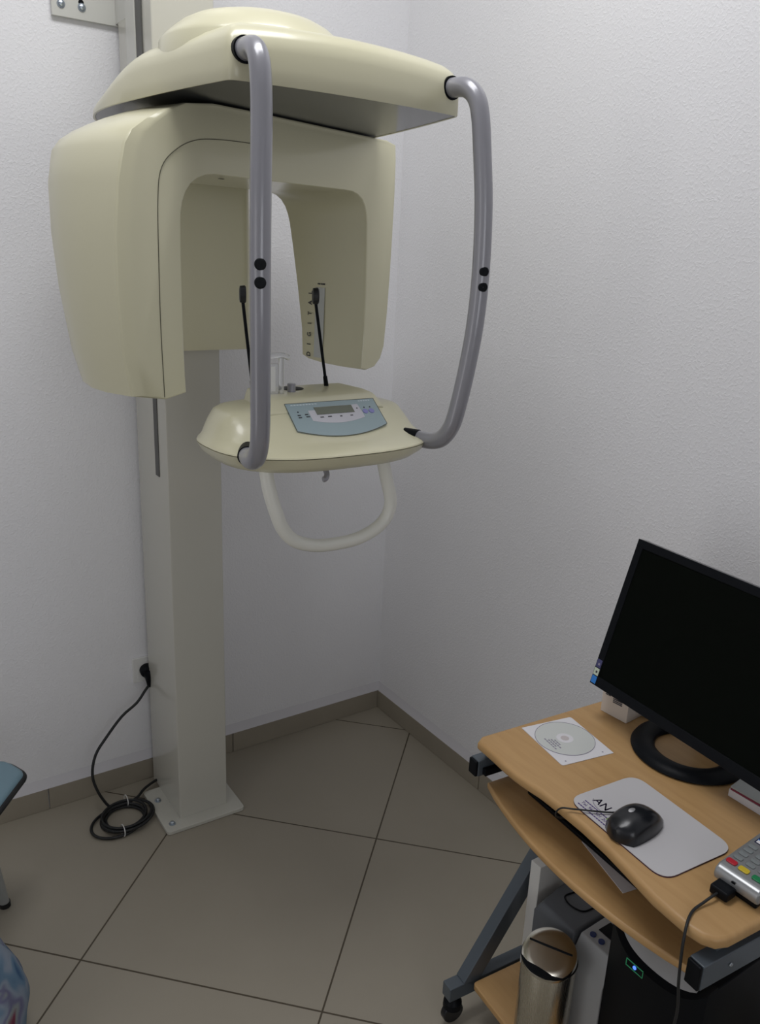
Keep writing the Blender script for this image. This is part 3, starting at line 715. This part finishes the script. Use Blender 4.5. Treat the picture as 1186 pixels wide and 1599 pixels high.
# neck and ring base
bc = Vector((-.272, -1.472, ZD))
b = BM(); N = 56; rows = []
prf = [(.067, .0), (.108, .0), (.112, .004), (.108, .011), (.094, .0165), (.080, .0165), (.068, .010), (.065, .004)]
for r, z in prf: rows.append([bc + Vector((math.cos(2 * math.pi * i / N) * r, math.sin(2 * math.pi * i / N) * r, z)) for i in range(N)])
rows.append(rows[0]); vr = [[b.verts.new(p) for p in L] for L in rows[:-1]]; vr.append(vr[0])
for a_, b_ in zip(vr, vr[1:]):
    for i in range(N): b.faces.new((a_[i], a_[(i + 1) % N], b_[(i + 1) % N], b_[i]))
finish('base_ring', b, MBLACK, MO, smooth=60)
nk = mo + e * (WM / 2 - .03) + up * .13 + back * .035
b = BM(); q0 = bc + Vector((.085, -.005, .010)); 
L = lambda c, hw, hd: [c + e * hw * sx + nb * hd * sy for sx, sy in ((-1, -1), (1, -1), (1, 1), (-1, 1))]
loft(b, [L(q0, .040, .016), L(q0 + Vector((.004, 0, .05)), .034, .014), L(nk.lerp(q0, .3), .030, .012), L(nk, .035, .012)])
finish('neck', b, MBLACK, MO, bevel=(.004, 2))

# small printed carton behind the monitor corner
CM = frame(Vector((-.3035, -1.2715, ZD)), (-.075 * 0 + .06, -.998, 0), (.998, .06, 0), (0, 0, -1)); CM = frame(Vector((-.3035, -1.2715, ZD)), (.075, -.997, 0), (.997, .075, 0), Vector((0, 0, 1)))
b = BM(); box(b, 0, .066, 0, .060, 0, .060, CM); cb = finish('carton', b, mat('white_carton', (.66, .60, .54), .6), None, bevel=(.0008, 1))
tag(cb, 'small white printed carton on the desk behind the lower left corner of the monitor', 'box')
b = BM()
FM = CM @ Matrix(((1, 0, 0, 0), (0, 0, 1, -.0006), (0, 1, 0, 0), (0, 0, 0, 1)))
for k in range(4): box(b, .028, .051 if k else .040, .0440 - k * .0038, .0465 - k * .0038, 0, .0004, FM)
for k in range(2): box(b, .008 + k * .007, .014 + k * .007, .043, .0455, 0, .0004, FM)
p_ = finish('carton_print', b, MPRINTB, cb, smooth=0)
# flattened clear wrapper next to it
b = BM(); pts = [(-.245, -1.330), (-.205, -1.352), (-.200, -1.400), (-.235, -1.385)]
loft(b, [[(x, y, ZD + z) for x, y in pts] for z in (.0002, .022)]); tag(finish('clear_case', b, MLGREY, bevel=(.001, 1)), 'small pale grey case on the desk between carton and monitor base', 'case')

# CD sleeve with disc
sl_o = Vector((-.4545, -1.3185, ZD)); SMx = frame(sl_o, (.985, -.172, 0), (.172, .985, 0), Vector((0, 0, 1)))
SLV = thing('disc_sleeve', 'white paper disc sleeve lying at the left end of the desk, disc showing', 'disc sleeve', tuple(sl_o))
finish('paper_sleeve', prism(BM(), fillet([(-.061, -.070), (.061, -.070), (.061, .070), (-.061, .070)], [.006, .001, .006, .001], 3), 0, .0011, SMx), MPAPER, SLV, smooth=0)
b = BM(); c0 = Vector((.0, .006, 0)); cyl(b, SMx @ (c0 + Vector((0, 0, .0011))), SMx @ (c0 + Vector((0, 0, .0016))), .0592, n=64); DS = finish('disc', b, MCDISC, SLV, smooth=0)
b = BM(); cyl(b, SMx @ (c0 + Vector((0, 0, .0016))), SMx @ (c0 + Vector((0, 0, .0018))), .017, n=32); finish('disc_hub_ring', b, MPAPER, DS, smooth=0)
b = BM(); cyl(b, SMx @ (c0 + Vector((0, 0, .0018))), SMx @ (c0 + Vector((0, 0, .0020))), .0085, n=24); finish('disc_hole', b, MCHUB, DS, smooth=0)
b = BM(); tube(b, [SMx @ (c0 + Vector((math.cos(a) * .0596, math.sin(a) * .0596, .0016))) for a in [2 * math.pi * i / 64 for i in range(65)]], .0006, 5); finish('window_rim', b, MPRINTG, SLV)
b = BM()
for k, (ln, xo) in enumerate(((.042, 0), (.030, .002), (.036, -.003), (.022, .0))):
    for j in range(int(ln / .007)):
        box(b, -.0415 + k * .0055, -.0385 + k * .0055, xo - ln / 2 + j * .007, xo - ln / 2 + j * .007 + .0052, .0017, .0019, SMx)
finish('disc_writing', b, MPRINTG, DS, smooth=0)
b = BM(); cyl(b, SMx @ Vector((-.046, -.060, .0011)), SMx @ Vector((-.046, -.060, .0014)), .0018, n=10); cyl(b, SMx @ Vector((.042, -.060, .0011)), SMx @ Vector((.042, -.060, .0014)), .0018, n=10)
finish('sleeve_mark', b, MPRINTG, SLV, smooth=0)

# mouse pad
pd = Vector((-.522, -1.5745, ZD)); PM = frame(pd, (.995, -.085, 0), (.085, .995, 0), Vector((0, 0, 1)))
PD = thing('mouse_pad', 'white mouse pad with rounded corners and purple print at the front of the desk', 'mouse pad', tuple(pd))
pp = fillet([(-.082, -.112), (.082, -.112), (.082, .112), (-.082, .112)], .030, 8)
finish('pad_backing', prism(BM(), pp, 0, .0022, PM), MPADB, PD, smooth=0)
finish('pad_surface', prism(BM(), pp, .0022, .0032, PM), MPAD, PD, smooth=0)
TM = lambda x, y: PM @ frame(Vector((x, y, .0034)), (0, -1, 0), (1, 0, 0), Vector((0, 0, 1)))
b = BM(); text_bm(b, 'AN', .024, TM(-.038, .072), .0002); 
text_bm(b, 'AN', .024, TM(-.0382, .0725) @ Matrix.Translation((.0006, .0003, 0)), .0002)
finish('pad_logo', b, MPURPLE, PD, smooth=0)
b = BM(); tube(b, smooth_path([PM @ Vector(p) for p in ((-.040, .092, .0034), (-.0485, .083, .0034), (-.0525, .070, .0034), (-.053, .055, .0034))], 4), .0006, 6)
finish('logo_swoosh', b, MPRINTG, PD)
b = BM()
for s_, x_, sz in (('Implantes Clinica Dental AN', -.0575, .0065), ('Tel. 960 501 501 557', -.0655, .0078), ('info consultas dentales', -.0735, .0060)): text_bm(b, s_, sz, TM(x_, .090), .0001, 'LEFT')
b.free(); b = BM()
for x_, n_ in ((-.0570, 15), (-.0735, 14)):
    for j in range(n_): box(b, x_ - .0012, x_ + .0012, .090 - j * .0056, .0945 - j * .0056, .0033, .0035, PM)
text_bm(b, 'Tel. 960 501 201', .0095, TM(-.0650, .094), .0001, 'LEFT')
finish('pad_small_print', b, MPURPLE, PD, smooth=0)
b = BM(); box(b, -.060, -.050, .030, .040, .0033, .0035, PM); finish('green_mark', b, MGREENP, PD, smooth=0)

# mouse
mc = Vector((-.5545, -1.5730, ZD + .0036)); fw = Vector((1, .03, 0)).normalized(); lf = Vector((-fw.y, fw.x, 0))
KM = frame(mc, fw, lf, Vector((0, 0, 1)))
MS = thing('computer_mouse', 'black computer mouse with silver oval resting on the white mouse pad', 'mouse', tuple(mc))
def mprof(x):  # half width and height along the length (x -.055 back .. .055 front)
    t = (x + .056) / .112
    return (.0325 * (1 - abs(2 * t - .85) ** 2.6 * .32) * (min(1, t / .13) ** .5 if t < .13 else 1) * (1 if t < .93 else .92), .039 * (math.sin(math.pi * min(1, (t * .86 + .12))) ** .62))
b = BM(); rows = []
for i in range(17):
    x = -.0555 + .111 * (i / 16); hw, hh = mprof(x); hw = max(hw, .006); hh = max(hh, .006)
    ring = []
    for j in range(17):
        a = math.pi * j / 16; ring.append(KM @ Vector((x, -hw * math.copysign(abs(math.cos(a)) ** .75, math.cos(a)), hh * math.sin(a) ** .7 if math.sin(a) > 0 else 0)))
    rows.append(ring)
vr = [[b.verts.new(p) for p in r] for r in rows]
for a_, b_ in zip(vr, vr[1:]):
    for i in range(16): b.faces.new((a_[i], a_[i + 1], b_[i + 1], b_[i]))
b.faces.new(vr[0][::-1]); b.faces.new(vr[-1]); b.faces.new([r[0] for r in vr] + [r[-1] for r in vr][::-1])
finish('mouse_shell', b, MBLACKG, MS, smooth=50)
b = BM()
for i in range(24): pass
sil = lathe(BM(), KM @ Vector((-.010, .004, .0375)), KM.to_3x3() @ Vector((.08, 0, 1)), [(0, .0085), (.0010, .0082), (.0018, .0062), (.0021, .0001)], 28)
for v in sil.verts:
    l = KM.inverted() @ v.co; l.y = .004 + (l.y - .004) * .55; v.co = KM @ l
finish('silver_oval', sil, MSCREW if False else mat('silver_plastic', (.6, .6, .62), .3, metal=.6), MS)
b = BM(); cyl(b, KM @ Vector((.030, -.003, .0185)), KM @ Vector((.030, .003, .0185)), .009, n=24); finish('scroll_wheel', b, MRUB, MS, bevel=(.001, 1))
cpath = [KM @ Vector(p) for p in ((.050, .004, .007), (.050, .022, .0035), (.034, .036, .0022), (.010, .041, .0022))]
cpath += [Vector(p) for p in ((-.565, -1.524, ZD + .0075), (-.590, -1.506, ZD + .0085), (-.612, -1.484, ZD + .0065), (-.6225, -1.470, ZD + .0035), (-.6275, -1.464, ZD - .004), (-.6265, -1.461, ZD - .016), (-.610, -1.457, ZD - .030), (-.56, -1.45, .675), (-.50, -1.44, .665))]
finish('mouse_cable', tube(BM(), smooth_path(cpath, 6), .0016, 8), MRUB, MS, smooth=60)

# keyboard tray contents
KB = thing('keyboard', 'black keyboard pushed back on the tray under the desk top', 'keyboard', tuple(uvz(.27, .13, .6203)))
UM = Matrix(((ud.x, vd.x, 0, 0), (ud.y, vd.y, 0, 0), (0, 0, 1, 0), (0, 0, 0, 1)))
b = BM(); box(b, .075, .480, .088, .205, .6205, .630, DKM); finish('keyboard_body', b, MBLACK, KB, bevel=(.003, 2))
b = BM()
for r in range(5):
    for c in range(20): box(b, .082 + c * .0196, .098 + c * .0196, .094 + r * .022, .112 + r * .022, .630, .636, DKM)
finish('keys', b, MBLACK, KB, bevel=(.001, 1))
kp = uvz(.365, .05, .6205)
b = BM(); P_ = [uvz(.335, .035, 0), uvz(.415, .006, 0), uvz(.430, .040, 0), uvz(.36, .075, 0)]
P_ = [(-.6290 + .012, -1.5850), (-.6225, -1.6610), (-.5950, -1.6560), (-.5800, -1.5700)]
b = loft(BM(), [[(x, y, z) for x, y in P_] for z in (.6202, .6214)])
b.free(); b = loft(BM(), [[(q[0], q[1], z) for q in ((-.579, -1.5865), (-.5420, -1.458), (-.5400, -1.458), (-.5370, -1.5945))] for z in (.6202, .6214)])
tag(finish('paper_sheet', b, MPAPER, smooth=0), 'white paper corner lying on the keyboard tray in front of the keyboard', 'paper')

# stack of cards/papers at the right
bkM = frame(Vector((-.322, -1.597, ZD)), (.52, .16, 0), (-.02, -1, 0), Vector((0, 0, 1)))
def slab(name, pts, z0, z1, mt_, par=None, bevel=(.0006, 1)):
    return finish(name, loft(BM(), [[(x, y, z) for x, y in pts] for z in (z0, z1)]), mt_, par, bevel=bevel)
nb_ = thing('booklet', 'grey booklet with maroon edge lying on white papers beside the monitor base', 'booklet', (-.26, -1.65, ZD))
slab('cover', [(-.3295, -1.600), (-.2815, -1.5945), (-.262, -1.715), (-.325, -1.722)], ZD + .0190, ZD + .0225, mat('grey_card', (.40, .42, .41), .6), nb_)
slab('maroon_edge', [(-.3300, -1.601), (-.282, -1.5955), (-.2625, -1.716), (-.3255, -1.723)], ZD + .0150, ZD + .0189, MREDB, nb_)
pk = slab('paper_stack', [(-.3285, -1.5975), (-.270, -1.592), (-.245, -1.715), (-.331, -1.722)], ZD, ZD + .0149, MPAPER)
tag(pk, 'white paper bundle under the grey and maroon booklet on the desk', 'papers')

# card terminal
tm = Vector((-.5530, -1.7200, ZD)); ta = Vector((.985, .030, 0)).normalized(); tb_ = Vector((ta.y, -ta.x, 0))
TT = frame(tm, ta, tb_, Vector((0, 0, 1)))
TMN = thing('card_terminal', 'silver grey card payment terminal with coloured keys at the right desk edge', 'card terminal', (-.48, -1.76, ZD))
LT, WT = .165, .074
zt_ = lambda x: .036 + .010 * (x / LT)
b = BM()
rows = []
for x, s, zz in ((.0, .004, .008), (.0, .002, .024), (.004, .001, .033), (.012, 0, .0375), (.06, 0, .040), (.12, 0, .0425), (LT, 0, .045)):
    rows.append([TT @ Vector(p) for p in ((x, s, zz), (x, WT - s, zz))])
side = [(.003, .012), (0, .022), (.003, .032), (.012, .0375), (.06, .040), (.12, .0425), (LT, .045), (LT, .012)]
loft(b, [[TT @ Vector((x, y, z)) for x, z in side] for y in (0, WT)])
TB_ = finish('terminal_body', b, MTERM, TMN, bevel=(.004, 3))
b = BM(); box(b, .008, LT - .004, .006, WT - .004, .0002, .012, TT); finish('terminal_foot', b, MBLACK, TMN, bevel=(.002, 1))
sn = Vector((.048, 0, .0018)); KT = TT @ frame(Vector((.012, 0, .0376)), (1, 0, .0455), (0, 1, 0))
for x, y, mt_, lb in ((.014, .013, MRED, 'red key'), (.013, .034, MYEL, 'yellow key'), (.012, .057, MGRN, 'green key')):
    kpts = fillet([(x - .0055, y - .0085), (x + .0055, y - .0085), (x + .0055, y + .0085), (x - .0055, y + .0085)], .004, 3)
    k_ = finish('key', prism(BM(), kpts, .0, .0026, KT), mt_, TMN, bevel=(.0008, 1)); k_['label'] = lb
for r in range(4):
    for c in range(3):
        x = .030 + r * .0135; y = .014 + c * .0205
        kpts = fillet([(x - .0042, y - .0072), (x + .0042, y - .0072), (x + .0042, y + .0072), (x - .0042, y + .0072)], .003, 3)
        finish('key', prism(BM(), kpts, .0, .0022, KT), MKEY, TMN, bevel=(.0006, 1))
b = BM(); box(b, .084, .135, .008, WT - .008, .0, .0012, KT); TS = finish('terminal_screen', b, MTSCR, TMN, smooth=0)
b = BM(); box(b, .085, .092, .010, WT - .010, .0012, .0016, KT); finish('screen_bar', b, MPAPER, TS, smooth=0)
b = BM(); box(b, .092, .094, .009, .016, .0012, .0016, KT); finish('screen_icon', b, MTBLUE, TS, smooth=0)
b = BM(); box(b, -.0012, .0005, WT * .42, WT * .50, .026, .029, TT); finish('terminal_port', b, MBLACK, TMN, smooth=0)
b = BM(); c0 = TT @ Vector((.0, .022, .012)); 
box(b, -.022, .004, .010, .040, .003, .019, TT); finish('cable_plug', b, MBLACK, TMN, bevel=(.003, 2))
cp_ = [TT @ Vector(p) for p in ((-.020, .024, .011), (-.036, .023, .010), (-.052, .021, .006))] + [Vector(p) for p in ((-.625, -1.742, ZD + .003), (-.645, -1.748, ZD + .0025), (-.662, -1.756, ZD - .004), (-.672, -1.762, ZD - .030), (-.676, -1.768, ZD - .080), (-.668, -1.770, ZD - .14), (-.655, -1.76, .50), (-.62, -1.75, .40))]
finish('terminal_cable', tube(BM(), smooth_path(cp_, 6), .0022, 10), MRUB, TMN, smooth=60)

# ------------------------------------------------------------------ under the desk
SH = .1182
# stainless bin
bc_ = Vector((-.5545, -1.4275, SH))
BN = thing('waste_bin', 'small round brushed steel bin with domed lid on the shelf under the desk', 'bin', tuple(bc_))
b = BM(); lathe(b, bc_, (0, 0, 1), [(0, .052), (.003, .0535), (.211, .0535), (.214, .052), (.2142, .0001)], 56); finish('bin_body', b, MSTEEL, BN, smooth=40)
b = BM(); lathe(b, bc_ + Vector((0, 0, .2150)), (-.32, -.10, 1), [(0, .0545), (.006, .0550), (.0105, .0535), (.013, .046), (.0125, .036), (.0120, .0001)], 56)
finish('bin_lid', b, mat('polished_steel', (.58, .56, .50), .2, metal=1.0), BN, smooth=25)
b = BM(); cyl(b, bc_ + Vector((0, 0, .212)), bc_ + Vector((0, 0, .2155)), .0560, n=48); finish('lid_ring', b, MBLACK, BN)
b = BM(); dl = Vector((-.32, -.10, 1)).normalized(); pc_ = bc_ + Vector((0, 0, .2150)) + dl * .0125; e1_ = Vector((.45, -.89, 0)); e1_ = (e1_ - dl * e1_.dot(dl)).normalized(); e2_ = dl.cross(e1_); h0 = pc_ + e2_ * .012 - e1_ * .044; h1 = pc_ + e2_ * .012 + e1_ * .044; cyl(b, h0, h1, .0022, n=10); finish('lid_hinge', b, MBLACK, BN)

# grey boxed device behind the bin
gd = thing('desktop_printer', 'grey desktop printer with dark cover and two blue buttons, under the desk', 'printer', (-.44, -1.42, SH))
pts = [(-.492, -1.318), (-.372, -1.300), (-.372, -1.425), (-.492, -1.428)]
b = loft(BM(), [[(x, y, z) for x, y in pts] for z in (SH, .265)]); finish('printer_body', b, MDGREY, gd, bevel=(.004, 2))
b = loft(BM(), [[(x, y, .266) for x, y in pts], [(x, y, .330) for x, y in pts], [(-.478, -1.326, .350), (-.380, -1.308, .350), (-.380, -1.418, .350), (-.478, -1.421, .350)]]); cv = finish('printer_cover', b, MDGREY, gd, bevel=(.004, 2))
b = BM(); tube(b, smooth_path([(-.395, -1.345, .3512), (-.425, -1.342, .3512), (-.435, -1.365, .3512), (-.425, -1.392, .3512), (-.395, -1.398, .3512)], 5), .0018, 8); finish('cover_latch', b, MBLACK, cv)
pf_ = [(-.500, -1.4295), (-.385, -1.4265), (-.385, -1.520), (-.500, -1.520)]
b = loft(BM(), [[(x, y, SH) for x, y in pf_], [(x, y, .300) for x, y in pf_], [(-.470, -1.4297, .352), (-.385, -1.4267, .352), (-.385, -1.520, .352), (-.470, -1.520, .352)]]); fb = finish('printer_front', b, MLGREY, gd, bevel=(.003, 2))
nf = Vector((-.052, 0, .030)).normalized(); 
slope = lambda f, y: Vector((-.500, y, .300)).lerp(Vector((-.470, y, .352)), f)
for y in (-1.448, -1.470):
    b = BM(); c = Vector((-.455, y, .352)); cyl(b, c, c + Vector((0, 0, .003)), .0065, n=20); finish('blue_button', b, MBTNN, fb)
b = BM(); box(b, -.435, -.400, -1.478, -1.445, .352, .3535); finish('printer_display', b, MBLACK, fb)
tag(finish('white_carton', bx(-.455, -.345, -1.292, -1.262, SH, .400), MWHITE, None, bevel=(.002, 1)), 'narrow white carton standing behind the grey printer under the desk', 'box')

# computer tower
tw = thing('computer_tower', 'black computer tower with blue power light standing on the shelf under the desk', 'computer', (-.42, -1.64, SH))
tx0, ty0, ty1, tz = -.511, -1.732, -1.542, .505
pts = [(tx0 + .012, ty1), (-.16, ty1), (-.16, ty0), (tx0 + .012, ty0)]
b = loft(BM(), [[(x, y, z) for x, y in pts] for z in (SH, tz - .012)]); finish('tower_case', b, MBLACK, tw, bevel=(.003, 2))
b = BM(); N = 18; rows = []; tops = []
for i in range(N + 1):
    y = ty1 + .004 + (ty0 - ty1 - .008) * i / N; t = 2 * i / N - 1
    bow = .022 * (1 - t * t); dip = .034 * (1 - abs(t) ** 4); xfr = tx0 - .012 - bow
    rows.append([(tx0 + .014, y, SH), (xfr, y, SH), (xfr, y, tz - .004 - dip), (xfr + .008, y, tz - dip), (tx0 + .014, y, tz + .002 - dip * .35)])
    if abs(t) < .86: tops.append([(xfr + .012, y, tz + .0035 - dip), (tx0 + .014, y, tz + .0045 - dip * .35), (-.20, y, tz + .0045 - dip * .1), (-.20, y, tz - .012), (xfr + .03, y, tz - .040)])
loft(b, rows); TF = finish('tower_bezel', b, MBLACK, tw, smooth=35)
finish('tower_top', loft(BM(), tops), MLGREY, tw, smooth=35)
xf = tx0 - .012 - .0205
ly = -1.609
b = BM(); pth = [Vector((xf - .0008, ly + a, tz - .045 + c)) for a, c in ((-.018, -.007), (.018, -.007), (.018, .007), (-.018, .007), (-.018, -.007))]
dn = []
for a_, b_ in zip(pth, pth[1:]): dn += [a_.lerp(b_, k / 5) for k in range(5)]
tube(b, dn + [pth[0]], .0009, 6); finish('light_ring', b, MLEDG, TF)
b = BM(); cyl(b, (xf + .002, ly, tz - .045), (xf - .0015, ly, tz - .045), .0034, n=16); finish('power_light', b, MLED, TF)
b = BM()
for k in range(5): box(b, xf - .0005, xf + .004, -1.70, -1.58, .17 + k * .03, .174 + k * .03)
finish('front_vent', b, MRUB, TF, smooth=0)

# ------------------------------------------------------------------ left edge of the photo
CH = thing('blue_stool', 'blue vinyl stool with black piped edge and grey tubular legs at the left photo edge', 'stool', (-1.53, -.38, 0))
se = fillet([(-1.322, -.438), (-1.352, -.365), (-1.70, -.22), (-1.78, -.46), (-1.44, -.60)], [.02, .03, .03, .03, .03], 6)
finish('seat', rounded_slab(se, .405, .438, .012), MSEAT, CH, smooth=45)
b = BM(); pth = [Vector((x, y, .421)) for x, y in se]; tube(b, pth + [pth[0]], .0075, 10); finish('seat_piping', b, MRUB, CH)
for (a_, c_) in (((-1.389, -.350, .004), (-1.435, -.372, .41)), ((-1.60, -.28, .004), (-1.585, -.30, .41)), ((-1.68, -.50, .004), (-1.66, -.46, .41)), ((-1.56, -.49, .004), (-1.55, -.48, .41))):
    b = BM(); tube(b, [Vector(a_).lerp(Vector(c_), k / 4) for k in range(5)], .0125, 16); lg = finish('leg', b, MLEG, CH)
    b = BM(); cyl(b, Vector(a_) - Vector((0, 0, .0035)), Vector(a_) + Vector((0, 0, .010)), .0140, n=16); finish('leg_tip', b, MRUB, lg)

# printed cloth bag standing on the floor at the lower left
def sack():
    b = BM(); rows = []; n = 40; c = Vector((-1.530, -.745, 0))
    for i in range(15):
        t = i / 14; z = .002 + .27 * t
        rr = (.125 + .03 * math.sin(t * math.pi) - .055 * t ** 3)
        L = []
        for j in range(n):
            a = 2 * math.pi * j / n
            r = rr * (1 + .06 * math.sin(5 * a + 3 * t) + .035 * math.sin(9 * a - 6 * t + 1) + .02 * math.sin(14 * a + 9 * t))
            L.append(c + Vector((math.cos(a) * r * .80, math.sin(a) * r * 1.10, z + .012 * math.sin(3 * a) * t)))
        rows.append(L)
    return loft(b, rows)
SK = finish('cloth_bag', sack(), MCLOTH, None, smooth=70, origin=(-1.50, -.70, 0))
tag(SK, 'blue and purple printed cloth bag standing on the floor in front of the blue stool', 'bag')
